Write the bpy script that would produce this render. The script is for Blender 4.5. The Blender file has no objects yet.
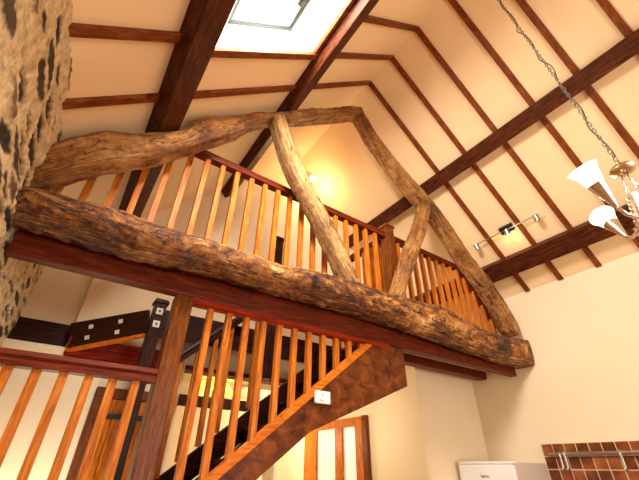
import bpy, bmesh, math, random
from mathutils import Vector, Matrix, noise

random.seed(7)
S = bpy.context.scene
C = S.collection
EYE = 1.5                      # camera height above the floor; all heights below are measured from the eye

# ------------------------------------------------------------------ camera
cam_d = bpy.data.cameras.new('camera')
cam = bpy.data.objects.new('camera', cam_d); C.objects.link(cam)
yaw, pit, rol = math.radians(34.66), math.radians(33.35), math.radians(0.616)
fw = Vector((math.sin(yaw)*math.cos(pit), math.cos(yaw)*math.cos(pit), math.sin(pit)))
rt = Vector((math.cos(yaw), -math.sin(yaw), 0)); up = rt.cross(fw)
r2 = rt*math.cos(rol) + up*math.sin(rol); u2 = -rt*math.sin(rol) + up*math.cos(rol)
cam.matrix_world = Matrix(((r2.x, u2.x, -fw.x, 0), (r2.y, u2.y, -fw.y, 0), (r2.z, u2.z, -fw.z, EYE), (0, 0, 0, 1)))
cam_d.sensor_width = 36; cam_d.lens = 345.6/639*36; cam_d.clip_start = 0.02
S.camera = cam

# ------------------------------------------------------------------ world, lights, exposure
w = bpy.data.worlds.new('sky'); S.world = w; w.use_nodes = True
bg = w.node_tree.nodes['Background']; bg.inputs[0].default_value = (0.88, 0.94, 1, 1); bg.inputs[1].default_value = 4.0
S.view_settings.view_transform = 'Standard'; S.view_settings.look = 'None'
S.view_settings.gamma = 1.0; S.view_settings.use_curve_mapping = False
S.view_settings.exposure = -0.08

def area(name, loc, target, sx, sy, power, col):
    d = bpy.data.lights.new(name, 'AREA'); d.shape = 'RECTANGLE'; d.size = sx; d.size_y = sy
    d.energy = power; d.color = col
    o = bpy.data.objects.new(name, d); C.objects.link(o)
    o.location = Vector(loc) + Vector((0, 0, EYE))
    o.rotation_euler = (Vector(target) - Vector(loc)).to_track_quat('-Z', 'Y').to_euler()
    return o
def bulb(name, loc, power, col, r=0.03):
    d = bpy.data.lights.new(name, 'POINT'); d.energy = power; d.color = col; d.shadow_soft_size = r
    o = bpy.data.objects.new(name, d); C.objects.link(o); o.location = Vector(loc) + Vector((0, 0, EYE)); return o

area('skylight_daylight', (0.36, 0.72, 2.42), (1.16, 1.12, 1.42), 0.45, 0.7, 120, (1, 0.95, 0.86))
area('rear_fill_light', (1.7, -3.05, 0.2), (1.7, 2, 0.9), 2.8, 1.7, 74, (1, 0.93, 0.8))  # general fill added behind the camera, set in the unseen rear opening
bulb('landing_lamp_light', (1.96, 2.93, 3.12), 12, (1, 0.72, 0.36), 0.03)
bulb('hall_light', (2.3, 4.4, 0.3), 42, (1, 0.84, 0.58), 0.03)
bulb('stair_foot_fill', (0.0, 2.93, -0.5), 24, (1, 0.93, 0.78), 0.1)  # unseen fill added to brighten the lower left wall and pine door
bulb('under_gallery_fill', (2.2, 3.1, 0.35), 14, (1, 0.84, 0.6), 0.03)  # unseen fill added to lift the side wall below the gallery
bulb('gallery_light', (3.0, 2.7, 1.7), 5, (1, 0.8, 0.52), 0.03)

# ------------------------------------------------------------------ helpers
def setp(o, label=None, cat=None, group=None, kind=None):
    if label: o['label'] = label
    if cat: o['category'] = cat
    if group: o['group'] = group
    if kind: o['kind'] = kind
    return o
ORIGIN = {}
def thing(name, loc, label, cat, group=None, kind=None):
    o = bpy.data.objects.new(name, None); C.objects.link(o)
    o.empty_display_size = 0.1
    o.location = Vector(loc) + Vector((0, 0, EYE)); ORIGIN[o.name] = o.location.copy()
    return setp(o, label, cat, group, kind)
def obj(name, bm, mat, parent=None, smooth=False, label=None, auto=None):
    me = bpy.data.meshes.new(name)
    bmesh.ops.recalc_face_normals(bm, faces=bm.faces)
    for v in bm.verts: v.co.z += EYE
    if parent is not None:
        org = ORIGIN[parent.name]
    else:
        xs = [v.co for v in bm.verts]
        org = Vector(((min(c.x for c in xs)+max(c.x for c in xs))/2, (min(c.y for c in xs)+max(c.y for c in xs))/2, min(c.z for c in xs)))
    for v in bm.verts: v.co -= org
    if smooth:
        for f in bm.faces: f.smooth = True
    bm.to_mesh(me); bm.free(); me.materials.append(mat)
    if smooth and auto:
        me.set_sharp_from_angle(angle=math.radians(auto))
    o = bpy.data.objects.new(name, me); C.objects.link(o)
    if parent is not None:
        o.parent = parent; ORIGIN[o.name] = org
    else:
        o.location = org; ORIGIN[o.name] = org.copy()
    if label: o['label'] = label
    return o
def struct(name, bm, mat, parent=None, **k):
    o = obj(name, bm, mat, parent, **k)
    if parent is None: o['kind'] = 'structure'
    return o
def BM(): return bmesh.new()
def hexa(bm, pts, bev=0.0):
    vs = [bm.verts.new(p) for p in pts]
    fs = [bm.faces.new([vs[i] for i in f]) for f in ((0,3,2,1),(4,5,6,7),(0,1,5,4),(1,2,6,5),(2,3,7,6),(3,0,4,7))]
    if bev:
        es = list({e for f in fs for e in f.edges})
        bmesh.ops.bevel(bm, geom=es, offset=bev, segments=2, profile=0.6, affect='EDGES')
    return bm
def box(bm, x0, x1, y0, y1, z0, z1, bev=0.0):
    return hexa(bm, [(x0,y0,z0),(x1,y0,z0),(x1,y1,z0),(x0,y1,z0),(x0,y0,z1),(x1,y0,z1),(x1,y1,z1),(x0,y1,z1)], bev)
def prism_y(bm, poly, y0, y1, bev=0.0):            # polygon in x,z extruded along y
    a = [bm.verts.new((x, y0, z)) for x, z in poly]; b = [bm.verts.new((x, y1, z)) for x, z in poly]
    n = len(poly); fs = [bm.faces.new(a[::-1]), bm.faces.new(b)]
    for i in range(n): fs.append(bm.faces.new((a[i], a[(i+1)%n], b[(i+1)%n], b[i])))
    if bev:
        es = list({e for f in fs for e in f.edges})
        bmesh.ops.bevel(bm, geom=es, offset=bev, segments=2, profile=0.6, affect='EDGES')
    return bm
def beam(bm, A, B, wid, hei, upv=(0,0,1), bev=0.004):
    A, B = Vector(A), Vector(B); d = (B-A).normalized(); s = d.cross(Vector(upv)).normalized(); u = s.cross(d)
    P = []
    for p in (A, B):
        P += [p - s*wid/2 - u*hei/2, p + s*wid/2 - u*hei/2, p + s*wid/2 + u*hei/2, p - s*wid/2 + u*hei/2]
    return hexa(bm, P, bev)
def sweep(bm, prof, A, B, upv=(0,0,1)):            # profile of (side, up) points along a straight line
    A, B = Vector(A), Vector(B); d = (B-A).normalized(); s = d.cross(Vector(upv)).normalized(); u = s.cross(d)
    r = [[bm.verts.new(p + s*a + u*b) for a, b in prof] for p in (A, B)]
    n = len(prof)
    for i in range(n): bm.faces.new((r[0][i], r[0][(i+1)%n], r[1][(i+1)%n], r[1][i]))
    bm.faces.new(r[0][::-1]); bm.faces.new(r[1])
    return bm
def tube(bm, pts, rad, seg=10, cap=True):
    pts = [Vector(p) for p in pts]; n = len(pts); rings = []
    rads = rad if isinstance(rad, (list, tuple)) else [rad]*n
    t0 = (pts[1]-pts[0]).normalized(); ref = Vector((0,0,1)) if abs(t0.z) < 0.9 else Vector((1,0,0))
    s = t0.cross(ref).normalized()
    for i, p in enumerate(pts):
        t = (pts[min(i+1,n-1)] - pts[max(i-1,0)]).normalized()
        s = (s - t*s.dot(t)).normalized(); u = t.cross(s)
        rings.append([bm.verts.new(p + (s*math.cos(a) + u*math.sin(a))*rads[i]) for a in [2*math.pi*k/seg for k in range(seg)]])
    for i in range(n-1):
        for k in range(seg):
            bm.faces.new((rings[i][k], rings[i][(k+1)%seg], rings[i+1][(k+1)%seg], rings[i+1][k]))
    if cap:
        bm.faces.new(rings[0][::-1]); bm.faces.new(rings[-1])
    return bm
def lathe(bm, prof, org, axis=(0,0,1), seg=28):    # (radius, height) pairs about an axis through org
    ax = Vector(axis).normalized(); ref = Vector((1,0,0)) if abs(ax.x) < 0.9 else Vector((0,1,0))
    s = ax.cross(ref).normalized(); u = ax.cross(s); org = Vector(org); rings = []
    for r, h in prof:
        rings.append([bm.verts.new(org + ax*h + (s*math.cos(a)+u*math.sin(a))*max(r, 1e-4)) for a in [2*math.pi*k/seg for k in range(seg)]])
    for i in range(len(prof)-1):
        for k in range(seg):
            bm.faces.new((rings[i][k], rings[i][(k+1)%seg], rings[i+1][(k+1)%seg], rings[i+1][k]))
    return bm
def resample(pts, n):
    L = [0]
    for a, b in zip(pts, pts[1:]): L.append(L[-1] + math.dist(a, b))
    out = []
    for i in range(n):
        t = L[-1]*i/(n-1); j = 0
        while j < len(L)-2 and L[j+1] < t: j += 1
        f = (t-L[j])/max(L[j+1]-L[j], 1e-6)
        out.append((pts[j][0]+(pts[j+1][0]-pts[j][0])*f, pts[j][1]+(pts[j+1][1]-pts[j][1])*f))
    return out
def rough_member(top, bot, y0, y1, n, m, amp, seed, under=0.0, sawn=False):   # hewn timber between two outline curves in the truss plane
    bm = BM(); uv = bm.loops.layers.uv.new('UVMap')
    T, Bt = resample(top, n), resample(bot, n); rings = []; us = [0]
    for i in range(1, n): us.append(us[-1] + math.dist(((T[i][0]+Bt[i][0])/2, (T[i][1]+Bt[i][1])/2), ((T[i-1][0]+Bt[i-1][0])/2, (T[i-1][1]+Bt[i-1][1])/2)))
    for i in range(n):
        c = Vector(((T[i][0]+Bt[i][0])/2, (y0+y1)/2, (T[i][1]+Bt[i][1])/2))
        h = Vector(((T[i][0]-Bt[i][0])/2, 0, (T[i][1]-Bt[i][1])/2)); hl = h.length; hd = h.normalized()
        yd = Vector((0, 1, 0)); wd = (y1-y0)/2; ring = []
        for k in range(m):
            a = 2*math.pi*k/m; ca, sa = math.cos(a), math.sin(a); e = 0.42 - (0.22*max(0, (i/n-0.9)/0.1) if sawn else 0); fade = 1 - (0.75*max(0, (i/n-0.93)/0.07) if sawn else 0)
            q = Vector((abs(ca)**e*(1 if ca > 0 else -1), abs(sa)**e*(1 if sa > 0 else -1), 0))
            nrm = (yd*q.x*abs(q.x) + hd*q.y*abs(q.y)).normalized()
            p = c + yd*(q.x*wd + (under*(0.15-q.y)*fade if q.x < 0 and q.y < 0.15 else 0)) + hd*q.y*hl
            px, py = q.x*wd, q.y*hl; u = us[i]
            d = noise.noise((u*2.4+seed, px*5, py*5))*0.8
            d += noise.noise((u*5.5+seed, px*18+3, py*18))*0.6
            d += noise.noise((u*14+seed, px*46, py*46+7))*0.55
            d += noise.noise((u*34+seed, px*70, py*70+7))*0.28
            cr = 1-abs(noise.noise((u*1.3+seed*2, px*15, py*15+2)))*13
            if cr > 0: d -= cr*0.5
            ring.append(bm.verts.new(p + nrm*d*amp*fade))
        rings.append(ring)
    per = 0.7
    for i in range(n-1):
        for k in range(m):
            f = bm.faces.new((rings[i][k], rings[i][(k+1)%m], rings[i+1][(k+1)%m], rings[i+1][k]))
            for lp, (uu, vv) in zip(f.loops, ((us[i], k), (us[i], k+1), (us[i+1], k+1), (us[i+1], k))): lp[uv].uv = (uu, vv/m*per)
    for r, u in ((rings[0][::-1], us[0]), (rings[-1], us[-1])):
        f = bm.faces.new(r)
        for lp in f.loops: lp[uv].uv = (lp.vert.co.y*3+u, lp.vert.co.z)
    return bm

# ------------------------------------------------------------------ materials
class NT:
    def __init__(s, name):
        s.m = bpy.data.materials.new(name); s.m.use_nodes = True; s.t = s.m.node_tree; s.p = s.t.nodes['Principled BSDF']
    def n(s, ty, **k):
        o = s.t.nodes.new('ShaderNode'+ty)
        for a, b in k.items(): setattr(o, a, b)
        return o
    def l(s, a, b): s.t.links.new(a, b)
    def ramp(s, stops):
        r = s.n('ValToRGB'); e = r.color_ramp.elements
        while len(e) < len(stops): e.new(0.5)
        for x, (p, c) in zip(e, stops): x.position = p; x.color = (*c, 1)
        return r
    def bump(s, h, st, d=0.01):
        b = s.n('Bump'); b.inputs['Strength'].default_value = st; b.inputs['Distance'].default_value = d
        s.l(h, b.inputs['Height']); s.l(b.outputs['Normal'], s.p.inputs['Normal'])
def srgb(r, g, b): return tuple(((c/255+0.055)/1.055)**2.4 if c > 10 else c/255/12.92 for c in (r, g, b))
def plain(name, col, rough=0.5, metal=0.0, emit=0.0, ecol=None):
    t = NT(name); t.p.inputs['Base Color'].default_value = (*col, 1); t.p.inputs['Roughness'].default_value = rough; t.p.inputs['Metallic'].default_value = metal
    nz = t.n('TexNoise'); nz.inputs['Scale'].default_value = 60; t.bump(nz.outputs['Fac'], 0.04, 0.002)
    if emit:
        t.p.inputs['Emission Color'].default_value = (*(ecol or col), 1); t.p.inputs['Emission Strength'].default_value = emit
    return t.m
def wood(name, dark, mid, light, stretch, rough=0.4, scale=1.0, bump=0.25, knots=True):
    t = NT(name); tc = t.n('TexCoord'); oi = t.n('ObjectInfo'); ad = t.n('VectorMath', operation='ADD')
    mu = t.n('VectorMath', operation='SCALE'); cx = t.n('CombineXYZ')
    for i in range(3): t.l(oi.outputs['Random'], cx.inputs[i])
    t.l(cx.outputs[0], mu.inputs[0]); mu.inputs['Scale'].default_value = 17
    t.l(tc.outputs['Object'], ad.inputs[0]); t.l(mu.outputs[0], ad.inputs[1])
    mp = t.n('Mapping'); mp.inputs['Scale'].default_value = stretch; t.l(ad.outputs[0], mp.inputs[0])
    nz = t.n('TexNoise'); nz.inputs['Scale'].default_value = 9*scale; nz.inputs['Detail'].default_value = 6; nz.inputs['Roughness'].default_value = 0.62; nz.inputs['Distortion'].default_value = 0.6
    t.l(mp.outputs[0], nz.inputs['Vector'])
    r = t.ramp([(0.28, dark), (0.5, mid), (0.74, light)]); t.l(nz.outputs['Fac'], r.inputs[0]); col = r.outputs[0]
    if knots:
        n2 = t.n('TexNoise'); n2.inputs['Scale'].default_value = 7; t.l(ad.outputs[0], n2.inputs['Vector'])
        k = t.ramp([(0.68, (0, 0, 0)), (0.78, (1, 1, 1))]); t.l(n2.outputs['Fac'], k.inputs[0])
        mx = t.n('Mix', data_type='RGBA'); t.l(k.outputs[0], mx.inputs['Factor']); t.l(col, mx.inputs['A']); mx.inputs['B'].default_value = (*[c*0.35 for c in dark], 1); col = mx.outputs['Result']
    t.l(col, t.p.inputs['Base Color']); t.p.inputs['Roughness'].default_value = rough; t.p.inputs['Specular IOR Level'].default_value = 0.13
    t.bump(nz.outputs['Fac'], bump, 0.006)
    return t.m
def oak(name, stops, seed=0.0):
    t = NT(name); tc = t.n('TexCoord'); mp = t.n('Mapping'); mp.inputs['Scale'].default_value = (1.0, 9.5, 1); mp.inputs['Location'].default_value = (seed, seed, 0)
    t.l(tc.outputs['UV'], mp.inputs[0])
    nz = t.n('TexNoise'); nz.inputs['Scale'].default_value = 5; nz.inputs['Detail'].default_value = 11; nz.inputs['Roughness'].default_value = 0.74; nz.inputs['Distortion'].default_value = 0.55
    t.l(mp.outputs[0], nz.inputs['Vector'])
    n2 = t.n('TexNoise'); n2.inputs['Scale'].default_value = 3.0; n2.inputs['Detail'].default_value = 5; t.l(tc.outputs['Object'], n2.inputs['Vector'])
    ma = t.n('Math', operation='MULTIPLY_ADD'); t.l(n2.outputs['Fac'], ma.inputs[0]); ma.inputs[1].default_value = 0.55; ma.inputs[2].default_value = -0.275
    su = t.n('Math', operation='ADD'); t.l(nz.outputs['Fac'], su.inputs[0]); t.l(ma.outputs[0], su.inputs[1])
    n4 = t.n('TexNoise'); n4.inputs['Scale'].default_value = 26; n4.inputs['Detail'].default_value = 6; n4.inputs['Roughness'].default_value = 0.7; t.l(tc.outputs['Object'], n4.inputs['Vector'])
    m4 = t.n('Math', operation='MULTIPLY_ADD'); t.l(n4.outputs['Fac'], m4.inputs[0]); m4.inputs[1].default_value = 0.5; m4.inputs[2].default_value = -0.23; s4 = t.n('Math', operation='ADD'); t.l(su.outputs[0], s4.inputs[0]); t.l(m4.outputs[0], s4.inputs[1]); su = s4
    r = t.ramp(stops); t.l(su.outputs[0], r.inputs[0])
    # long dark shakes in the grain
    m2 = t.n('Mapping'); m2.inputs['Scale'].default_value = (0.9, 14, 1); t.l(tc.outputs['UV'], m2.inputs[0])
    n3 = t.n('TexNoise'); n3.inputs['Scale'].default_value = 3; n3.inputs['Detail'].default_value = 3; t.l(m2.outputs[0], n3.inputs['Vector'])
    sb = t.n('Math', operation='SUBTRACT'); t.l(n3.outputs['Fac'], sb.inputs[0]); sb.inputs[1].default_value = 0.5
    ab = t.n('Math', operation='ABSOLUTE'); t.l(sb.outputs[0], ab.inputs[0])
    k = t.ramp([(0.0, (0.8, 0.8, 0.8)), (0.016, (0, 0, 0))]); t.l(ab.outputs[0], k.inputs[0])
    mx = t.n('Mix', data_type='RGBA'); t.l(k.outputs[0], mx.inputs['Factor']); t.l(r.outputs[0], mx.inputs['A']); mx.inputs['B'].default_value = (0.012, 0.005, 0.002, 1)
    t.l(mx.outputs['Result'], t.p.inputs['Base Color'])
    t.p.inputs['Roughness'].default_value = 0.62
    ad = t.n('Math', operation='SUBTRACT'); t.l(nz.outputs['Fac'], ad.inputs[0])
    k2 = t.n('Math', operation='MULTIPLY'); t.l(k.outputs[0], k2.inputs[0]); k2.inputs[1].default_value = 0.7; t.l(k2.outputs[0], ad.inputs[1])
    a5 = t.n('Math', operation='ADD'); t.l(ad.outputs[0], a5.inputs[0]); t.l(n4.outputs['Fac'], a5.inputs[1])
    t.bump(a5.outputs[0], 0.9, 0.02)
    return t.m
def plaster(name, col, col2):
    t = NT(name); tc = t.n('TexCoord'); nz = t.n('TexNoise'); nz.inputs['Scale'].default_value = 1.1; nz.inputs['Detail'].default_value = 4
    t.l(tc.outputs['Object'], nz.inputs['Vector']); r = t.ramp([(0.35, col2), (0.65, col)]); t.l(nz.outputs['Fac'], r.inputs[0]); t.l(r.outputs[0], t.p.inputs['Base Color'])
    t.p.inputs['Roughness'].default_value = 0.85
    n2 = t.n('TexNoise'); n2.inputs['Scale'].default_value = 35; n2.inputs['Detail'].default_value = 3; t.l(tc.outputs['Object'], n2.inputs['Vector']); t.bump(n2.outputs['Fac'], 0.12, 0.004)
    return t.m

M = {}
M['ceil'] = plaster('ceiling_plaster', srgb(244, 213, 168), srgb(240, 206, 160))
M['wall'] = plaster('wall_plaster', srgb(240, 222, 190), srgb(236, 215, 180))
M['white'] = plain('white_paint', srgb(240, 238, 232), 0.4)
M['oak_tie'] = oak('weathered_tie_oak', [(0.31, srgb(24, 10, 4)), (0.43, srgb(80, 40, 12)), (0.53, srgb(142, 82, 28)), (0.64, srgb(196, 136, 62)), (0.78, srgb(240, 204, 140))])
M['oak_raft'] = oak('weathered_rafter_oak', [(0.27, srgb(36, 18, 6)), (0.40, srgb(110, 62, 22)), (0.53, srgb(168, 108, 46)), (0.75, srgb(216, 170, 104))], 3.1)
M['oak_strut'] = oak('pale_strut_oak', [(0.27, srgb(60, 36, 16)), (0.41, srgb(136, 90, 46)), (0.56, srgb(182, 134, 76)), (0.75, srgb(222, 184, 124))], 6.7)
M['purlin'] = wood('purlin_stain', srgb(34, 14, 6), srgb(72, 32, 15), srgb(112, 58, 28), (7, 0.9, 7), 0.42)
M['rafter'] = wood('rafter_stain', srgb(80, 34, 12), srgb(118, 58, 24), srgb(150, 84, 38), (1.2, 6, 1.2), 0.5)
M['maho_x'] = wood('red_mahogany_x', srgb(52, 17, 6), srgb(98, 33, 11), srgb(130, 52, 18), (0.8, 8, 8), 0.4, knots=False)
M['maho_red'] = wood('bright_red_stain_x', srgb(92, 18, 6), srgb(142, 36, 12), srgb(172, 58, 22), (0.8, 8, 8), 0.3, knots=False)
M['maho_y'] = wood('red_mahogany_y', srgb(46, 10, 4), srgb(86, 20, 9), srgb(116, 34, 15), (8, 0.8, 8), 0.36, knots=False)
M['maho_z'] = wood('red_mahogany_z', srgb(60, 26, 8), srgb(106, 54, 18), srgb(138, 78, 30), (8, 8, 0.8), 0.32, knots=False)
M['pine_z'] = wood('orange_pine_z', srgb(132, 62, 12), srgb(184, 100, 26), srgb(214, 138, 54), (9, 9, 0.7), 0.42)
M['pine_x'] = wood('orange_pine_x', srgb(150, 70, 12), srgb(192, 100, 20), srgb(214, 130, 40), (0.7, 9, 9), 0.36)
M['brown_x'] = wood('stringer_stain_x', srgb(42, 18, 7), srgb(96, 46, 16), srgb(134, 72, 28), (1.6, 4, 2.2), 0.36, 0.7)
M['dark_x'] = wood('dark_walnut_x', srgb(26, 12, 8), srgb(50, 24, 14), srgb(72, 38, 22), (0.8, 7, 7), 0.35, knots=False)
M['dark_z'] = wood('dark_walnut_z', srgb(28, 14, 9), srgb(52, 27, 17), srgb(74, 42, 28), (7, 7, 0.8), 0.35, knots=False)
M['tread'] = wood('stair_tread_stain', srgb(30, 12, 8), srgb(54, 22, 14), srgb(80, 36, 22), (5, 1, 5), 0.25, knots=False)
M['steel'] = plain('brushed_steel', (0.55, 0.53, 0.5), 0.3, 1.0)
M['bronze'] = plain('satin_bronze', srgb(196, 170, 138), 0.32, 1.0)
M['chainmetal'] = plain('aged_chain', srgb(120, 104, 84), 0.4, 1.0)
M['silver'] = plain('satin_silver', (0.75, 0.72, 0.68), 0.25, 1.0)
M['iron'] = plain('black_iron', (0.015, 0.013, 0.012), 0.5)
M['grey'] = plain('window_seal_grey', srgb(48, 54, 58), 0.5)
M['cream'] = plain('sash_cream', srgb(244, 236, 216), 0.4)
M['chip'] = plain('white_plastic', srgb(225, 220, 205), 0.5)
M['appl'] = plain('appliance_white', srgb(238, 236, 232), 0.22)
M['applgrey'] = plain('appliance_side', srgb(206, 190, 176), 0.18)
M['badge'] = plain('badge_grey', srgb(120, 118, 118), 0.4)
M['grout'] = plain('grout_cream', srgb(222, 196, 160), 0.8)
M['glow'] = plain('frosted_shade_lit', srgb(255, 246, 225), 0.4, 0, 1.6, (1, 0.93, 0.78))
M['spot_lit'] = plain('spot_lamp_lit', (1, 0.9, 0.6), 0.4, 0, 9, (1, 0.82, 0.45))
M['floor'] = wood('floor_boards', srgb(120, 78, 44), srgb(156, 108, 64), srgb(184, 136, 88), (6, 0.7, 1), 0.4)
# glass that lets daylight through with a faint reflection
t = NT('window_glass'); tr = t.n('BsdfTransparent'); gl = t.n('BsdfGlossy'); gl.inputs['Roughness'].default_value = 0.02; 
mx = t.n('MixShader'); mx.inputs[0].default_value = 0.06; t.l(tr.outputs[0], mx.inputs[1]); t.l(gl.outputs[0], mx.inputs[2]); t.l(mx.outputs[0], t.t.nodes['Material Output'].inputs[0]); M['glass'] = t.m
# obscured door glass; its own glow stands in for light from behind
t = NT('glowing_obscure_glass'); t.p.inputs['Base Color'].default_value = (0.95, 0.95, 0.93, 1); t.p.inputs['Roughness'].default_value = 0.35; t.p.inputs['Transmission Weight'].default_value = 0.75
nz = t.n('TexNoise'); nz.inputs['Scale'].default_value = 25; t.bump(nz.outputs['Fac'], 0.3, 0.01); t.p.inputs['Emission Color'].default_value = (1, 0.93, 0.76, 1); t.p.inputs['Emission Strength'].default_value = 0.2; M['obscure_glow'] = t.m
# quarry tile
t = NT('quarry_tile'); tc = t.n('TexCoord'); nz = t.n('TexNoise'); nz.inputs['Scale'].default_value = 7; nz.inputs['Detail'].default_value = 5; t.l(tc.outputs['Object'], nz.inputs['Vector'])
r = t.ramp([(0.3, srgb(78, 34, 14)), (0.5, srgb(122, 58, 25)), (0.74, srgb(164, 96, 50))]); ge = t.n('NewGeometry'); ma = t.n('Math', operation='MULTIPLY_ADD'); t.l(ge.outputs['Random Per Island'], ma.inputs[0]); ma.inputs[1].default_value = 0.34; t.l(nz.outputs['Fac'], ma.inputs[2]); sb_ = t.n('Math', operation='SUBTRACT'); t.l(ma.outputs[0], sb_.inputs[0]); sb_.inputs[1].default_value = 0.17; t.l(sb_.outputs[0], r.inputs[0]); t.l(r.outputs[0], t.p.inputs['Base Color']); t.p.inputs['Roughness'].default_value = 0.3; t.bump(nz.outputs['Fac'], 0.25, 0.006); M['tile'] = t.m
# rubble stone, colour carried on the mesh: r = stone or mortar, g = tone of the stone
t = NT('rubble_stone'); at = t.n('VertexColor', layer_name='stone'); sp = t.n('SeparateColor'); t.l(at.outputs[0], sp.inputs[0])
tc = t.n('TexCoord'); nz = t.n('TexNoise'); nz.inputs['Scale'].default_value = 22; nz.inputs['Detail'].default_value = 7; nz.inputs['Roughness'].default_value = 0.7; t.l(tc.outputs['Object'], nz.inputs['Vector'])
r = t.ramp([(0.0, srgb(50, 36, 20)), (0.4, srgb(88, 64, 35)), (0.75, srgb(130, 100, 60)), (1.0, srgb(100, 70, 40))]); t.l(sp.outputs[1], r.inputs[0])
r2_ = t.ramp([(0.3, srgb(166, 132, 86)), (0.6, srgb(232, 206, 160))]); t.l(nz.outputs['Fac'], r2_.inputs[0])
mx = t.n('Mix', data_type='RGBA'); t.l(sp.outputs[0], mx.inputs['Factor']); t.l(r2_.outputs[0], mx.inputs['A']); 
m3 = t.n('Mix', data_type='RGBA', blend_type='MULTIPLY'); m3.inputs['Factor'].default_value = 0.7; r3 = t.ramp([(0.3, (0.45, 0.42, 0.38)), (0.65, (1.15, 1.12, 1.05))]); t.l(nz.outputs['Fac'], r3.inputs[0]); t.l(r.outputs[0], m3.inputs['A']); t.l(r3.outputs[0], m3.inputs['B'])
t.l(m3.outputs['Result'], mx.inputs['B']); t.l(mx.outputs['Result'], t.p.inputs['Base Color']); t.p.inputs['Roughness'].default_value = 0.9; t.bump(nz.outputs['Fac'], 0.7, 0.02); M['stone'] = t.m
# stained glass shade
t = NT('stained_glass'); tc = t.n('TexCoord'); vo = t.n('TexVoronoi'); vo.inputs['Scale'].default_value = 22; t.l(tc.outputs['Object'], vo.inputs['Vector'])
r = t.ramp([(0.0, srgb(255, 214, 60)), (0.45, srgb(255, 236, 150)), (0.62, srgb(150, 180, 40)), (0.72, srgb(255, 220, 90)), (1.0, srgb(240, 150, 40))]); t.l(vo.outputs['Color'], r.inputs[0]); t.l(r.outputs[0], t.p.inputs['Base Color']); t.l(r.outputs[0], t.p.inputs['Emission Color']); t.p.inputs['Emission Strength'].default_value = 1.3; M['stained'] = t.m

# ------------------------------------------------------------------ setting
XL, XR, YB, YF = -0.43, 3.92, -3.2, 3.2
RX, RZ = 1.745, 3.65                                  # ridge
KL, KR = 1.0, 0.91                                    # slopes
ZL, ZR = RZ - KL*(RX-XL), RZ - KR*(XR-RX)
FL = -EYE
def lz(x): return RZ - KL*(RX-x)
def rz(x): return RZ - KR*(x-RX)
struct('floor', box(BM(), XL-0.3, XR+0.2, YB-0.2, 5.4, FL-0.12, FL), M['floor'])
# stone wall, rubble laid in rough courses
def stone_wall():
    bm = BM(); cl = bm.loops.layers.color.new('stone')
    ny, nz_ = 290, 240; y0, y1, z0, z1 = 0.55, 3.34, -1.0, ZL+0.06; V = []; A = []
    def info(y, z):
        q = Vector((y*3.5, z*14, 3.3))
        wv = noise.noise_vector((y*3, z*3, 1.7))*0.32
        d, p = noise.voronoi(q + wv)
        e = d[1]-d[0]
        th = 0.22 + 0.16*noise.noise((y*2.2, z*3.1, 4.4)); s = max(0, min(1, (e-th)/0.12)); s = s*s*(3-2*s)
        tone = noise.cell(p[0]*7.13)
        return s, tone
    for i in range(ny+1):
        col, ac = [], []
        for j in range(nz_+1):
            y = y0+(y1-y0)*i/ny; z = z0+(z1-z0)*j/nz_
            s, tn = info(y, z)
            x = XL + 0.002 + s*(-0.006+0.014*tn) + noise.noise((y*7, z*18, 5))*0.009 + noise.noise((y*34, z*48, 2))*0.006 + noise.noise((y*1.7, z*1.7, 8))*0.010
            col.append(bm.verts.new((x, y, z))); ac.append((s, tn, 0, 1))
        V.append(col); A.append(ac)
    for i in range(ny):
        for j in range(nz_):
            f = bm.faces.new((V[i][j], V[i+1][j], V[i+1][j+1], V[i][j+1])); f.smooth = True
            for lp, (a, b) in zip(f.loops, ((i, j), (i+1, j), (i+1, j+1), (i, j+1))): lp[cl] = A[a][b]
    # the rest of the wall, plain behind the camera and its back
    for pts in (((XL-.02, YB, FL), (XL-.02, y0, FL), (XL-.02, y0, z1), (XL-.02, YB, z1)), ((XL-.02, y0, FL), (XL-.02, y1, FL), (XL-.02, y1, z0), (XL-.02, y0, z0)),
                ((XL-.3, YB, FL), (XL-.3, y1, FL), (XL-.3, y1, z1), (XL-.3, YB, z1))):
        f = bm.faces.new([bm.verts.new(p) for p in pts])
        for lp in f.loops: lp[cl] = (0.3, 0.5, 0, 1)
    return bm
struct('wall_left', stone_wall(), M['stone'])
struct('wall_right', box(BM(), XR, XR+0.2, YB, YF, FL, ZR+0.15), M['wall'])
b = BM(); box(b, XL-.3, 0.3, YB-.2, YB, FL, 3.7); box(b, 3.1, XR+.2, YB-.2, YB, FL, 3.7); box(b, .3, 3.1, YB-.2, YB, FL, -.65); box(b, .3, 3.1, YB-.2, YB, 1.05, 3.7)
struct('wall_back', b, M['wall'])
wn = thing('rear_fill_window', (1.7, YB-.1, -.65), None, None); wn['kind'] = 'structure'  # unseen window, added as an opening for the rear fill light
b = BM()
for x0, x1, z0, z1 in ((.3, .36, -.65, 1.05), (3.04, 3.1, -.65, 1.05), (.36, 3.04, -.65, -.59), (.36, 3.04, .99, 1.05), (1.67, 1.73, -.59, .99)): box(b, x0, x1, YB-.14, YB-.08, z0, z1)
obj('window_frame', b, M['white'], wn)
obj('pane', box(BM(), .36, 3.04, YB-.115, YB-.105, -.59, .99), M['glass'], wn)
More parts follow.
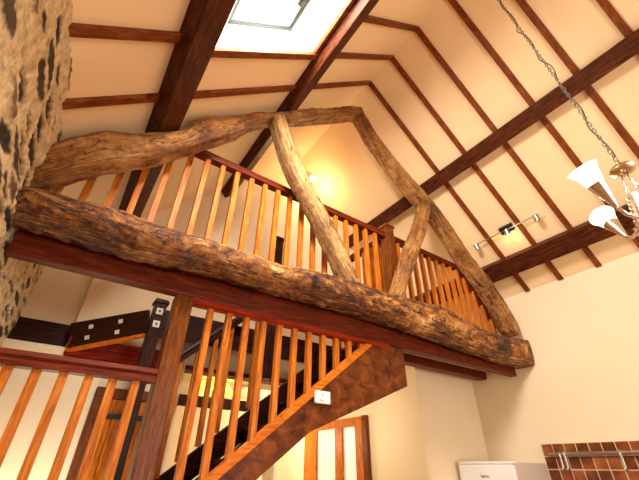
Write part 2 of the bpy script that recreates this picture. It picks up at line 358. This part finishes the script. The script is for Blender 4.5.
# roof slopes (left one with the skylight opening)
def slope_left(x0, x1, y0, y1, bm, th=0.16):
    o = Vector((-0.707, 0, 0.707))*th
    P = [Vector((x0, y0, lz(x0))), Vector((x1, y0, lz(x1))), Vector((x1, y1, lz(x1))), Vector((x0, y1, lz(x0)))]
    hexa(bm, [*P, *[p+o for p in P]])
SX0, SX1, SY0, SY1 = 0.075, 0.765, 0.12, 1.205
b = BM(); slope_left(XL-.35, SX0, YB, YF+.3, b); slope_left(SX1, RX, YB, YF+.3, b); slope_left(SX0, SX1, YB, SY0, b); slope_left(SX0, SX1, SY1, YF+.3, b)
struct('ceiling_left', b, M['ceil'])
o = Vector((0.673, 0, 0.74))*0.16
P = [Vector((RX, YB, RZ)), Vector((XR+.2, YB, rz(XR+.2))), Vector((XR+.2, YF+.3, rz(XR+.2))), Vector((RX, YF+.3, RZ))]
struct('ceiling_right', hexa(BM(), [*P, *[p+o for p in P]]), M['ceil'])
# gable and the walls under the gallery
b = BM(); prism_y(b, [(XL-.3, 0.73), (-.07, 0.73), (-.07, lz(-.07)+.1), (XL-.3, lz(XL-.3)+.1)], 3.30, 3.40)
prism_y(b, [(-.07, 0.73), (XR+.2, 0.73), (XR+.2, rz(XR+.2)), (RX, RZ+.05), (-.07, lz(-.07)+.05)], YF, YF+.13)
struct('wall_far', b, M['wall'])
struct('wall_hall_left', box(BM(), XL-.3, 0.82, YF, YF+.14, FL, 0.73), M['wall'])
struct('wall_corner', box(BM(), 2.95, XR, 2.5, 5.3, FL, 0.93), M['wall'])
struct('wall_hall_end', box(BM(), 0.5, 2.95, 5.2, 5.3, FL, 0.95), M['wall'])
struct('wall_hall_side', box(BM(), 0.68, 0.82, YF+.14, 5.2, FL, 0.95), M['wall'])
struct('ceiling_hall', box(BM(), 0.82, 2.95, YF+.13, 5.2, 0.84, 0.93), M['wall'])
struct('trim_1', box(BM(), 0.82, 2.95, YF-.02, YF+.13, 0.69, 0.729, 0.004), M['maho_x'])
# gallery floor: right part with a plaster soffit, back part with red boarding
struct('ceiling_gallery', box(BM(), 2.24, XR, 2.04, YF, 0.93, 0.965), M['wall'])
b = BM(); box(b, 2.22, XR, 1.96+.07, YF, 0.965, 1.02); prism_poly = [(.5, 3.2), (.5, 2.9), (2.22, 2.9), (2.22, 3.2)]
a_ = [b.verts.new((x, y, 0.955)) for x, y in prism_poly]; c_ = [b.verts.new((x, y, 1.02)) for x, y in prism_poly]
b.faces.new(a_); b.faces.new(c_[::-1])
for i in range(4): b.faces.new((a_[i], a_[(i+1)%4], c_[(i+1)%4], c_[i]))
struct('floor_upper', b, M['floor'])
b = BM()
for k in range(4):
    y = 2.915+k*0.07; xa = .5
    box(b, xa, 2.2, y, y+.066, 0.925, 0.953, 0.004)
struct('ceiling_boards', b, M['maho_x'])
struct('trim_2', box(BM(), 0.47, 2.2, 2.86, 2.895, 0.83, 1.045, 0.004), M['dark_x'])
b = BM(); beam(b, (-.07, 3.185, .805), (.40, 2.90, .935), .035, .2, (0,0,1)); struct('trim_3', b, M['dark_x'])
struct('baseboard_far', box(BM(), XL-.02, -.072, 3.27, 3.299, 0.72, 0.912, 0.004), M['dark_x'])
b = BM(); beam(b, (-.05, 3.165, .70), (.40, 2.88, .826), .05, .02, (0,0,1)); struct('trim_4', b, M['pine_x'])

b = BM()
for k in range(3): box(b, -.065, .745, 3.175-.01*k, 3.199, .605+.0675*k, .669+.0675*k, .004)
struct('trim_8', b, M['maho_red'])  # brighter red makes up for the shade the slanting trim throws here
# skylight
sk = thing('window_1', (0.42, 0.66, lz(.42)), None, None); sk['kind'] = 'structure'
ns = Vector((-0.7071, 0, 0.7071))
def sp_(x, y, d): return Vector((x, y, lz(x))) + ns*d
def sbox(bm, x0, x1, y0, y1, d0, d1):
    P = [sp_(x0, y0, d0), sp_(x1, y0, d0), sp_(x1, y1, d0), sp_(x0, y1, d0)]
    Q = [p + ns*(d1-d0) for p in P]; return hexa(bm, [*P, *Q])
IX0, IX1, IY0, IY1 = 0.25, 0.682, 0.2, 1.20     # pane edge measured on the slope line
b = BM()
d = 0.19
outer = [sp_(SX0, SY0, 0), sp_(SX1, SY0, 0), sp_(SX1, SY1, 0), sp_(SX0, SY1, 0)]
inner = [sp_(IX0, IY0, d), sp_(IX1, IY0, d), sp_(IX1, IY1, d), sp_(IX0, IY1, d)]
ov = [b.verts.new(p) for p in outer]; iv = [b.verts.new(p) for p in inner]
for i in range(4): b.faces.new((ov[i], ov[(i+1)%4], iv[(i+1)%4], iv[i]))
obj('reveal', b, M['white'], sk)
b = BM()
for a in ((IX0-.06, IX0+.014, IY0-.06, IY1+.06), (IX1-.014, IX1+.06, IY0-.06, IY1+.06), (IX0, IX1, IY0-.06, IY0+.016), (IX0, IX1, IY1-.02, IY1+.06)): sbox(b, *a, d-.004, d+.03)
obj('window_frame', b, M['grey'], sk)
b = BM()
for a in ((IX0+.014, IX0+.05, IY0+.016, IY1-.016), (IX1-.07, IX1-.014, IY0+.016, IY1-.016), (IX0+.05, IX1-.06, IY0+.016, IY0+.05), (IX0+.05, IX1-.06, IY1-.03, IY1-.016)): sbox(b, *a, d+.012, d+.045)
sa = obj('sash', b, M['cream'], sk)
obj('pane', sbox(BM(), IX0+.04, IX1-.04, IY0+.04, IY1-.02, d+.028, d+.034), M['glass'], sk)
b = BM(); sbox(b, IX1-.05, IX1-.024, .93, 1.0, d-.012, d+.012); obj('latch', b, M['iron'], sk)
b = BM(); sbox(b, SX0-.02, SX1+.02, SY1-.002, SY1+.05, -.028, 0.0); struct('trim_5', b, M['rafter'])
b = BM(); sbox(b, SX1-.012, SX1+.018, SY0, SY1, -.02, 0.004); struct('trim_6', b, M['rafter'])

# pine door
dr = thing('door_1', (.5, YF-.03, FL), None, None); dr['kind'] = 'structure'
DX0, DX1, DT = 0.216, 0.783, 0.484
b = BM()
for x0, x1, z0, z1 in ((DX0, DX0+.07, FL, DT-.071), (DX1-.07, DX1, FL, DT-.071), (DX0, DX1, DT-.07, DT)):
    box(b, x0, x1, YF-.05, YF-.001, z0, z1, .006); 
box(b, DX0+.055, DX1-.055, YF-.035, YF-.001, FL, DT-.055)
obj('door_frame', b, M['maho_z'], dr)
b = BM(); n = 5; wd = (DX1-DX0-.15)/n
for k in range(n): box(b, DX0+.075+k*wd, DX0+.075+(k+1)*wd-.004, YF-.045, YF-.032, FL+.01, DT-.078, .004)
obj('door_boards', b, M['pine_z'], dr)
for z in (.295, -.6):
    b = BM(); box(b, DX0+.1, DX1-.09, YF-.053, YF-.045, z-.018, z+.018, .002); obj('strap_hinge', b, M['iron'], dr)
# glazed hall door on the side wall
gd = thing('door_2', (2.92, 3.9, FL), None, None); gd['kind'] = 'structure'
b = BM(); x0, x1 = 2.90, 2.949
for y0, y1, z0, z1 in ((3.33, 3.45, FL, .49), (4.22, 4.5, FL, .49), (3.45, 4.22, .40, .49), (3.69, 3.83, FL, .40), (3.45, 3.69, FL, -.9), (3.83, 4.22, FL, -.9)): box(b, x0, x1, y0, y1, z0, z1, .005)
obj('door_frame', b, M['pine_z'], gd)
for y0, y1 in ((3.45, 3.69), (3.83, 4.22)): obj('pane', box(BM(), 2.925, 2.933, y0, y1, -.9, .40), M['obscure_glow'], gd)
b = BM(); box(b, 2.90, 2.949, 3.255, 3.329, FL, .5, .006); struct('trim_7', b, M['maho_z'])

# ------------------------------------------------------------------ roof truss
TIE_T = [(-0.54, 1.06), (-0.45, 1.07), (-0.40, 1.082), (-0.292, 1.08), (-0.162, 1.084), (-0.084, 1.099), (0.023, 1.09), (0.132, 1.084), (0.229, 1.094), (0.36, 1.09), (0.488, 1.10), (0.627, 1.095), (0.752, 1.1), (0.909, 1.092), (1.126, 1.127), (1.339, 1.151), (1.512, 1.161), (1.759, 1.158), (1.99, 1.17), (2.207, 1.188), (2.481, 1.202), (2.761, 1.155), (3.107, 1.105), (3.528, 1.123), (3.90, 1.155)]
TIE_B = [(-0.54, 0.92), (-0.226, 0.925), (0.065, 0.918), (0.472, 0.944), (0.872, 0.94), (1.442, 0.964), (1.835, 0.961), (2.298, 0.933), (2.855, 0.912), (3.375, 0.888), (3.905, 0.889)]
LR_T = [(-0.53, 1.24), (-0.45, 1.36), (-0.381, 1.468), (-0.259, 1.595), (-0.089, 1.7), (0.035, 1.797), (0.125, 1.89), (0.15, 2.02), (0.224, 2.104), (0.371, 2.225), (0.605, 2.436), (0.746, 2.529), (0.957, 2.737), (1.274, 3.036), (1.61, 3.34), (1.75, 3.44)]
LR_B = [(-0.46, 1.07), (-0.36, 1.19), (-0.284, 1.275), (-0.169, 1.398), (0.042, 1.594), (0.238, 1.834), (0.472, 2.108), (0.59, 2.303), (0.764, 2.504), (0.91, 2.602), (1.338, 2.959), (1.72, 3.29), (1.82, 3.34)]
RR_O = [(1.765, 3.44), (1.963, 3.12), (2.24, 2.9), (2.54, 2.69), (2.837, 2.5), (3.061, 2.28), (3.274, 2.0), (3.544, 1.8), (3.749, 1.544), (3.867, 1.37), (3.837, 1.26)]
RR_I = [(1.759, 3.344), (1.92, 3.095), (2.11, 2.885), (2.37, 2.665), (2.6, 2.505), (2.83, 2.355), (3.02, 2.145), (3.21, 1.915), (3.43, 1.705), (3.582, 1.485), (3.708, 1.24), (3.787, 1.19)]
LS_L = [(0.725, 2.513), (0.865, 2.132), (0.955, 1.955), (1.19, 1.622), (1.35, 1.367), (1.49, 1.13)]
LS_R = [(0.84, 2.53), (1.05, 2.08), (1.15, 1.905), (1.30, 1.678), (1.45, 1.448), (1.62, 1.13)]
RS_L = [(2.62, 2.48), (2.485, 2.17), (2.25, 1.76), (1.97, 1.17)]
RS_R = [(2.73, 2.43), (2.53, 1.98), (2.33, 1.62), (2.14, 1.315), (2.075, 1.15)]
tr_ = thing('roof_truss', (1.74, 1.83, .92), 'weathered hewn oak roof truss with a gnarled tie beam across the room', 'roof truss')
obj('tie_beam', rough_member(TIE_T, TIE_B, 1.72, 1.94, 420, 72, .017, 1.3, .065, True), M['oak_tie'], tr_, smooth=True, label='gnarled horizontal tie beam')
obj('principal_rafter', rough_member(LR_T, LR_B, 1.75, 1.93, 200, 40, .011, 4.4), M['oak_raft'], tr_, smooth=True, label='left rafter with a stubbed branch')
obj('principal_rafter', rough_member(RR_O, RR_I, 1.75, 1.93, 170, 40, .009, 9.1), M['oak_raft'], tr_, smooth=True, label='right rafter')
obj('strut', rough_member(LS_L, LS_R, 1.74, 1.89, 120, 36, .006, 15.2), M['oak_strut'], tr_, smooth=True, label='long pale left strut')
obj('strut', rough_member(RS_L, RS_R, 1.75, 1.88, 90, 36, .006, 21.7), M['oak_raft'], tr_, smooth=True, label='short right strut')

# ------------------------------------------------------------------ purlins and rafters
def slab_on(slope, xa, xb, y0, y1, h):
    f = lz if slope < 0 else rz
    nn = Vector((0.7071, 0, -0.7071)) if slope < 0 else Vector((-0.673, 0, -0.74))
    P = [Vector((xa, y0, f(xa))), Vector((xb, y0, f(xb))), Vector((xb, y1, f(xb))), Vector((xa, y1, f(xa)))]
    return hexa(BM(), [*[p + nn*h for p in P], *P], .006)
for sl, xa, xb, hh, lab in ((-1, -.09, .022, .10, 'dark purlin on the left slope, low side of the skylight'), (-1, .79, .875, .10, 'dark purlin on the left slope, ridge side of the skylight'),
                        (1, 2.693, 2.803, .10, 'upper purlin on the right slope, crossed by the chandelier chain'), (1, 3.583, 3.725, .10, 'lower purlin on the right slope, just below the ceiling spotlights')):
    setp(obj('purlin', slab_on(sl, xa, xb, YB, 3.195, hh), M['purlin']), lab, 'beam', 'roof purlins')
def rafter(sl, xa, xb, y, lab):
    o_ = obj('rafter', slab_on(sl, xa, xb, y-.026, y+.026, .024), M['rafter'])
    setp(o_, lab, 'rafter', 'thin rafters of the left slope' if sl < 0 else 'thin rafters of the right slope')
for sl, xa, xb, y, lab in (
    (-1, XL-.05, SX0-.01, 1.15, 'thin brown rafter on the left slope level with the skylight sill, beside the stone wall'),
    (-1, SX1+.02, RX, 1.216, 'thin brown rafter running from the skylight corner up to the ridge'),
    (-1, XL-.05, RX, 1.565, 'thin brown rafter on the left slope just above the truss'),
    (-1, SX1+.02, RX, .866, 'thin brown rafter on the left slope beside the skylight, topmost in the photo'),
    (1, RX, XR, 1.565, 'thin brown rafter on the right slope nearest the truss'),
    (1, RX, XR, 1.216, 'second thin brown rafter from the truss on the right slope, behind the spotlights'),
    (1, RX, XR, .866, 'third thin brown rafter from the truss on the right slope, before the spotlights'),
    (1, RX, XR, .50, 'fourth thin brown rafter from the truss, left of the chandelier chain'),
    (1, RX, XR, .13, 'fifth thin brown rafter from the truss, right of the chandelier chain'),
    (1, RX, XR, -.24, 'thin brown rafter on the right slope farthest from the truss, at the top right corner')):
    rafter(sl, xa, xb, y, lab)

# ------------------------------------------------------------------ gallery beams and balustrade
b = BM(); box(b, XL+.015, XR-.005, 1.955, 2.03, .825, 1.015, .01); setp(obj('floor_beam', b, M['maho_x']), 'long red stained floor beam directly behind and under the gnarled tie beam', 'beam')
b = BM(); box(b, 2.225, XR-.005, 2.30, 2.40, .845, .928, .008); setp(obj('floor_beam', b, M['maho_x']), 'short red floor beam under the gallery by the cream far wall', 'beam')
HR = [(-.03, -.034), (.03, -.034), (.031, -.014), (.022, -.004), (.03, .010), (.026, .026), (.012, .034), (-.012, .034), (-.026, .026), (-.03, .010), (-.022, -.004), (-.031, -.014)]
def newel(bm, x, y, z0, z1, s=.095):
    box(bm, x-s/2, x+s/2, y-s/2, y+s/2, z0, z1-.03, .005)
    box(bm, x-s/2-.012, x+s/2+.012, y-s/2-.012, y+s/2+.012, z1-.035, z1-.012, .005)
    box(bm, x-s/2-.004, x+s/2+.004, y-s/2-.004, y+s/2+.004, z1-.014, z1, .005)
    return bm
BS = .036
def balusters(parent, spots, mat, y):
    for x, z0, z1 in spots:
        obj('baluster', box(BM(), x-BS/2, x+BS/2, y-BS/2, y+BS/2, z0, z1, .003), mat, parent)
UY = 1.995
ub = thing('gallery_balustrade', (1.7, UY, 1.02), 'upper balustrade with orange balusters and dark red handrail along the gallery edge', 'balustrade')
obj('handrail', sweep(BM(), HR, (XL+.02, UY, 1.955), (2.16, UY, 1.955)), M['maho_x'], ub)
obj('handrail', sweep(BM(), HR, (2.26, UY, 1.955), (3.36, UY, 1.955)), M['maho_x'], ub)
obj('raking_rail', sweep(BM(), HR, (3.34, UY, 1.965), (3.86, UY, 1.36)), M['maho_x'], ub)
obj('newel_post', newel(BM(), 2.21, UY, 1.02, 2.08, .1), M['maho_z'], ub)
sp = []
x = .355
xs = [x + .1195*i for i in range(-6, 15)]
balusters(ub, [(q, 1.016, 1.925) for q in xs if XL+.06 < q < 2.13], M['pine_z'], UY)
balusters(ub, [(2.34+.1195*i, 1.016, min(1.925, 1.965-(2.34+.1195*i-3.34)*1.163-.02)) for i in range(13)], M['pine_z'], UY)
# return rail along the stair well
obj('handrail', sweep(BM(), HR, (2.19, UY+.05, 1.955), (2.19, 2.84, 1.955)), M['maho_y'], ub)
for i in range(7): obj('baluster', box(BM(), 2.19-BS/2, 2.19+BS/2, 2.10+.115*i-BS/2, 2.10+.115*i+BS/2, 1.022, 1.925, .003), M['pine_z'], ub)

# ------------------------------------------------------------------ staircase
st = thing('staircase', (.42, 2.4, FL), 'straight timber stair rising to the right under the beams, with orange balusters', 'staircase')
SLP = .775
def ztop(x): return -.056 + SLP*(x-.76)
FRONT = [(.47, ztop(.47)), (1.885, ztop(1.885)), (2.205, .822), (2.205, .535), (2.18, .525), (1.30, .178), (.93, -.09), (.47, -.44)]
FRONT[1] = (1.9, .822)
obj('outer_string', prism_y(BM(), FRONT, 1.962, 2.005, .003), M['brown_x'], st)
def zbot(x):
    q = [(.47, -.44), (.93, -.09), (1.30, .178), (2.18, .525), (2.6, .7)]
    for (a, c), (b_, d_) in zip(q, q[1:]):
        if x <= b_: return c + (d_-c)*(x-a)/(b_-a)
REAR = [(.47, ztop(.47)+.05), (2.2, ztop(2.2)+.02), (2.2, .60), (1.30, .20), (.93, -.06), (.47, -.40)]
obj('wall_string', prism_y(BM(), REAR, 2.775, 2.81, .003), M['dark_x'], st)
# landing and newels
obj('landing', box(BM(), XL+.02, .47, 2.0, 2.83, -.60, -.55), M['tread'], st)
obj('newel_post', box(BM(), .372, .468, 1.952, 2.048, FL, .822, .005), M['maho_z'], st, label='tall red brown newel post')
n1 = obj('newel_post', newel(BM(), .43, 2.80, FL, 1.085, .085), M['dark_z'], st, label='dark newel post with two white plates')
for z in (.985, .885): obj('fixing_plate', box(BM(), .405, .453, 2.75, 2.759, z-.025, z+.025, .003), M['chip'], n1)
for z in (.985, .885): obj('fixing_bolt', lathe(BM(), [(.0, .006), (.008, .005), (.009, 0)], (.429, 2.75, z), (0,-1,0), 12), M['iron'], n1)
obj('newel_post', newel(BM(), 1.40, 2.80, .62, 2.05, .085), M['dark_z'], st, label='dark upper newel post')
NS = 8; RISE = 1.57/NS; GO = (2.2-.46)/(NS-1)
for i in range(NS):
    x = .46+GO*i; z = -.55+RISE*i
    obj('riser', box(BM(), x, x+.018, 2.006, 2.774, max(z, zbot(x+.02)+.02), z+RISE-.03), M['tread'], st)
    xe = x+GO+.002
    while xe > x+.05 and zbot(xe)+.02 > z+RISE-.03: xe -= .005
    if i < NS-1: obj('tread', box(BM(), x-.025, xe, 2.006, 2.774, z+RISE-.03, z+RISE, .004), M['tread'], st)
b = BM(); xs_ = [.48, .93, 1.30, 2.18]
prism_y(b, [(x_, zbot(x_)+.008) for x_ in xs_] + [(x_, zbot(x_)+.02) for x_ in xs_[::-1]], 2.006, 2.774)
obj('soffit', b, M['dark_x'], st)
A_ = Vector((.475, 1.985, ztop(.475)+.02)); B_ = Vector((1.85, 1.985, ztop(1.85)+.02))
obj('base_rail', beam(BM(), A_, B_, .056, .042), M['pine_x'], st)
obj('head_rail', sweep(BM(), [(-.03, -.018), (-.02, -.028), (.02, -.028), (.03, -.018), (.03, .012), (-.03, .012)], (.465, 1.985, .812), (2.05, 1.985, .812)), M['maho_red'], st)
balusters(st, [(.585+.1175*i, ztop(.585+.1175*i)+.03, .79) for i in range(11)], M['pine_z'], 1.985)
# far side rail
RA, RB = Vector((.46, 2.79, .50)), Vector((1.37, 2.79, 1.335))
obj('handrail', sweep(BM(), HR, RA, RB), M['dark_x'], st)
rz_ = lambda x: .50 + (x-.46)*.918
balusters(st, [(x_, ztop(x_)+.05, rz_(x_)-.03) for x_ in [.56+.1175*i for i in range(7)]], M['pine_z'], 2.79)
# left balustrade over the half landing
obj('handrail', sweep(BM(), HR, (XL+.03, 1.985, .378), (.372, 1.985, .378)), M['maho_x'], st)
for x_ in [-.31+.1*i for i in range(7)]: obj('baluster', box(BM(), x_-.018, x_+.018, 1.967, 2.003, -.552, .345, .003), M['pine_z'], st)
# plates on the slanting trim by the far wall are part of it
T3 = bpy.data.objects['trim_3']
dv = Vector((.47, -.285, .13)).normalized(); nv = Vector((-dv.y, dv.x, 0)).normalized(); nv = -nv if nv.y > 0 else nv
for f in (.25, .62):
    for z in (.042, -.042):
        c0 = Vector((-.07, 3.185, .805+z)).lerp(Vector((.40, 2.90, .935+z)), f) + nv*.019
        b = BM(); beam(b, c0 - dv*.015, c0 + dv*.015, .008, .03, (0,0,1), .001); obj('fixing_plate', b, M['chip'], T3)

# thermostat on the stair string
th = thing('thermostat', (1.383, 1.96, .335), 'small white thermostat with a round dial on the stair string', 'thermostat')
obj('case', box(BM(), 1.326, 1.44, 1.938, 1.961, .335, .41, .006), M['appl'], th)
obj('dial', lathe(BM(), [(0, .007), (.02, .007), (.024, 0)], (1.37, 1.938, .373), (0,-1,0), 28), M['white'], th, smooth=True, auto=40)
b = BM(); box(b, 1.368, 1.372, 1.929, 1.932, .373, .392); obj('pointer', b, M['badge'], th)

# ------------------------------------------------------------------ kitchen corner
fg = thing('fridge', (3.63, 2.19, FL), 'white upright fridge in the corner beside the tiled splashback', 'fridge')
obj('body', box(BM(), 3.385, 3.915, 1.925, 2.455, FL, .052, .008), M['applgrey'], fg)
dd = obj('door', box(BM(), 3.33, 3.38, 1.92, 2.46, FL+.06, .037, .014), M['appl'], fg)
obj('top_panel', box(BM(), 3.335, 3.40, 1.92, 2.46, .039, .059, .008), M['appl'], fg)
# small grey word on the door, letters built as strokes
b = BM(); yy = 2.232
def stroke(y0, z0, y1, z1, r=.0022): beam(b, (3.3285, y0, z0), (3.3285, y1, z1), .003, r*2, (1,0,0), 0)
zb, hgt = -.06, .02
def L_(ch, y):
    q = {'b': [((0,0),(0,1)), ((0,.55),(.6,.55)), ((.6,.55),(.6,0)), ((0,0),(.6,0))], 'e': [((0,.3),(.6,.3)), ((0,0),(0,.6)), ((0,.6),(.6,.6)), ((.6,.6),(.6,.3)), ((0,0),(.6,0))],
         'k': [((0,0),(0,1)), ((0,.3),(.6,.65)), ((.15,.35),(.6,0))], 'o': [((0,0),(0,.6)), ((0,.6),(.6,.6)), ((.6,.6),(.6,0)), ((0,0),(.6,0))]}[ch]
    for (a0, c0), (a1, c1) in q: stroke(y-a0*.018, zb+c0*hgt, y-a1*.018, zb+c1*hgt)
for i, ch in enumerate('beko'): L_(ch, yy-.019*i)
obj('badge', b, M['badge'], dd)
sb = thing('tiled_splashback', (3.91, .4, -.6), 'splashback of square brown quarry tiles with pale grout on the right wall', 'tiles')
obj('grout', box(BM(), 3.908, 3.919, -1.1, 1.918, -.6, .204), M['grout'], sb)
b = BM()
for i in range(30):
    for j in range(8):
        y1 = 1.913-i*.1; z1 = .2-j*.1
        jx = random.uniform(-.0015, .0015)
        box(b, 3.9015+jx, 3.909, y1-.0905, y1, z1-.0905, z1, .0025)
obj('tiles', b, M['tile'], sb)
ur = thing('utensil_rail', (3.87, .9, .12), 'steel utensil rail with hooks across the brown tiles', 'rail')
obj('rail', tube(BM(), [(3.868, 1.86, .122), (3.868, -.6, .122)], .0125, 12), M['steel'], ur, smooth=True, auto=50)
for y in (1.74, 1.27, .3):
    obj('bracket', tube(BM(), [(3.9012, y, .122), (3.868, y, .122)], .008, 8), M['steel'], ur)
for y in (1.755, 1.715, 1.29):
    pts = [(3.868, y, .134), (3.857, y, .128), (3.855, y, .10), (3.858, y, .02), (3.85, y, .0), (3.838, y, .004), (3.834, y, .018)]
    obj('hook', tube(BM(), pts, .0085, 8), M['steel'], ur, smooth=True)

# ------------------------------------------------------------------ chandelier hung from the ridge
CX, CY = 1.745, .145
ch = thing('chandelier', (CX, CY, .70), 'chandelier of frosted cone shades hanging on a long chain from the ridge', 'chandelier')
obj('ceiling_cup', lathe(BM(), [(.0, -.05), (.03, -.045), (.05, 0), (.05, .04)], (CX, CY+.085, RZ-.07)), M['bronze'], ch, smooth=True, auto=40)
b = BM(); z = RZ-.06; k = 0
while z > 1.17:
    a = 0 if k % 2 else math.pi/2
    fy = CY + .085*(z-1.16)/2.43
    pts = [Vector((CX + math.cos(a)*.006*math.cos(q), fy + math.sin(a)*.006*math.cos(q), z + .0155*math.sin(q))) for q in [2*math.pi*i/10 for i in range(11)]]
    tube(b, pts, .0027, 5); z -= .0255; k += 1
obj('chain', b, M['chainmetal'], ch, smooth=True)
pts = []
for i in range(90):
    f = i/89; zz = (RZ-.06)*(1-f) + 1.16*f
    rr = .008 + .012*max(0, math.sin(f*31))*math.sin(f*math.pi)
    pts.append((CX + rr*math.cos(f*44), CY + .085*(1-f) + rr*math.sin(f*44), zz))
obj('flex', tube(BM(), pts, .0032, 6), M['iron'], ch, smooth=True)
obj('hub_disc', lathe(BM(), [(.0, .05), (.012, .045), (.016, .03), (.042, .018), (.049, .004), (.042, -.008), (.02, -.018), (0, -.02)], (CX, CY, 1.12)), M['bronze'], ch, smooth=True, auto=50)
for k in range(3):
    a = math.radians(100+120*k); obj('rod', tube(BM(), [(CX+.012*math.cos(a), CY+.012*math.sin(a), 1.12), (CX+.03*math.cos(a), CY+.03*math.sin(a), .97)], .004, 8), M['silver'], ch, smooth=True)
prof = []
for k in range(7):
    zz = .985-.022*k; prof += [(.035+.004*k, zz), (.044+.004*k, zz-.009)]
prof += [(.05, .82), (.03, .79), (.0, .77)]
obj('ribbed_body', lathe(BM(), [(0, .99)]+prof, (CX, CY, 0)), M['silver'], ch, smooth=True)
for az, dz_ in ((163, 0), (40, .035), (283, 0)):
    a = math.radians(az); d = Vector((math.cos(a), math.sin(a), 0)); ax = (d*.42 + Vector((0,0,1))*.9).normalized()
    root = Vector((CX, CY, .87+dz_)); tip = root + d*.20 + Vector((0,0,-.01))
    arm = obj('arm', tube(BM(), [root + d*.03, root + d*.08 + Vector((0,0,-.035)), root + d*.17 + Vector((0,0,-.035)), tip], .008, 10), M['silver'], ch, smooth=True)
    obj('shade_cone', lathe(BM(), [(.006, 0), (.012, .02), (.031, .115), (.033, .118), (.029, .115)], tip, ax), M['silver'], ch, smooth=True, auto=60)
    obj('glass_shade', lathe(BM(), [(.004, .105), (.030, .112), (.036, .14), (.045, .175), (.057, .20), (.054, .20), (.042, .175), (.032, .14)], tip, ax), M['glow'], ch, smooth=True)
    p = tip + ax*.25; bulb('chandelier_bulb', p, 4.5, (1, .8, .52), .04)

# ------------------------------------------------------------------ ceiling spotlights on the right slope
nr = Vector((-.673, 0, -.74))
def on_r(x, y, d): return Vector((x, y, rz(x))) + nr*d
spx = 3.375
sg = thing('spotlight_bar', on_r(spx, 1.35, 0), 'steel spotlight bar with three small heads on the right roof slope', 'spotlight')
b = BM(); xd = Vector((.74, 0, -.673))
def rbox(bm, c, hx, hy, hd, bev=.003):
    P = []
    for dz in (-hd, hd):
        for sx, sy in ((-1,-1),(1,-1),(1,1),(-1,1)): P.append(c + xd*hx*sx + Vector((0, hy*sy, 0)) + nr*dz)
    return hexa(bm, P, bev)
obj('ceiling_plate', rbox(BM(), on_r(spx, 1.34, .021), .04, .07, .02), M['iron'], sg)
obj('bar', tube(BM(), [on_r(spx, 1.74, .05), on_r(spx, .97, .05)], .006, 8), M['steel'], sg, smooth=True)
for y, lit in ((1.70, 0), (1.34, 1), (1.03, 0)):
    c0 = on_r(spx, y, .055); ax = (nr*.5 + xd*.9).normalized()
    obj('spot_head', lathe(BM(), [(0, -.012), (.022, -.012), (.026, .0), (.028, .055), (.024, .055), (.02, .02)], c0, ax, 20), M['steel'], sg, smooth=True, auto=40)
    obj('lamp_face', lathe(BM(), [(.022, .045), (0, .048)], c0, ax, 20), M['spot_lit'] if lit else M['chip'], sg)
    if lit:
        bulb('spot_glow', c0 + ax*.09, 1.0, (1, .75, .36), .02)

# lamp on the gallery ceiling hidden behind the long strut
lp = thing('ceiling_lamp', (1.98, 3.03, 3.43), 'small glowing lamp on the roof slope behind the long pale strut', 'lamp')
nl = Vector((-.673, 0, -.74)); c0 = Vector((1.98, 3.03, rz(1.98)))
obj('base', lathe(BM(), [(0, 0), (.05, 0), (.05, .02), (.0, .022)], c0, nl), M['white'], lp, smooth=True, auto=40)
obj('globe', lathe(BM(), [(.03, .02), (.045, .045), (.04, .075), (.02, .09), (0, .093)], c0, nl), M['glow'], lp, smooth=True)

# ------------------------------------------------------------------ hall beyond: shelf and stained glass lamp
sh = thing('wall_shelf', (1.5, 4.2, .42), 'dark wooden shelf seen between the balusters, under the yellow stained glass lamp', 'shelf')
obj('board', box(BM(), .96, 2.3, 4.1, 4.4, .60, .64, .005), M['dark_x'], sh)
obj('front_rail', box(BM(), .96, 2.3, 4.1, 4.13, .53, .60, .005), M['dark_x'], sh)
obj('end_panel', box(BM(), 2.26, 2.3, 4.13, 4.4, FL, .60, .004), M['cream'], sh, label='cream end panel')
obj('end_panel', box(BM(), .96, 1.0, 4.13, 4.4, FL, .60, .004), M['dark_z'], sh)
tl = thing('stained_glass_lamp', (1.46, 4.25, .64), 'glowing yellow stained glass lamp glimpsed between the stair balusters', 'lamp')
obj('base', lathe(BM(), [(0, 0), (.06, 0), (.055, .015), (.015, .03), (.012, .12), (0, .121)], (1.46, 4.25, .64)), M['bronze'], tl, smooth=True, auto=40)
obj('lamp_shade', lathe(BM(), [(.24, .06), (.23, .09), (.15, .18), (.05, .215), (0, .217)], (1.46, 4.25, .64)), M['stained'], tl, smooth=True)
bulb('stained_lamp_bulb', (1.46, 4.0, .72), 6, (1, .8, .4), .05)
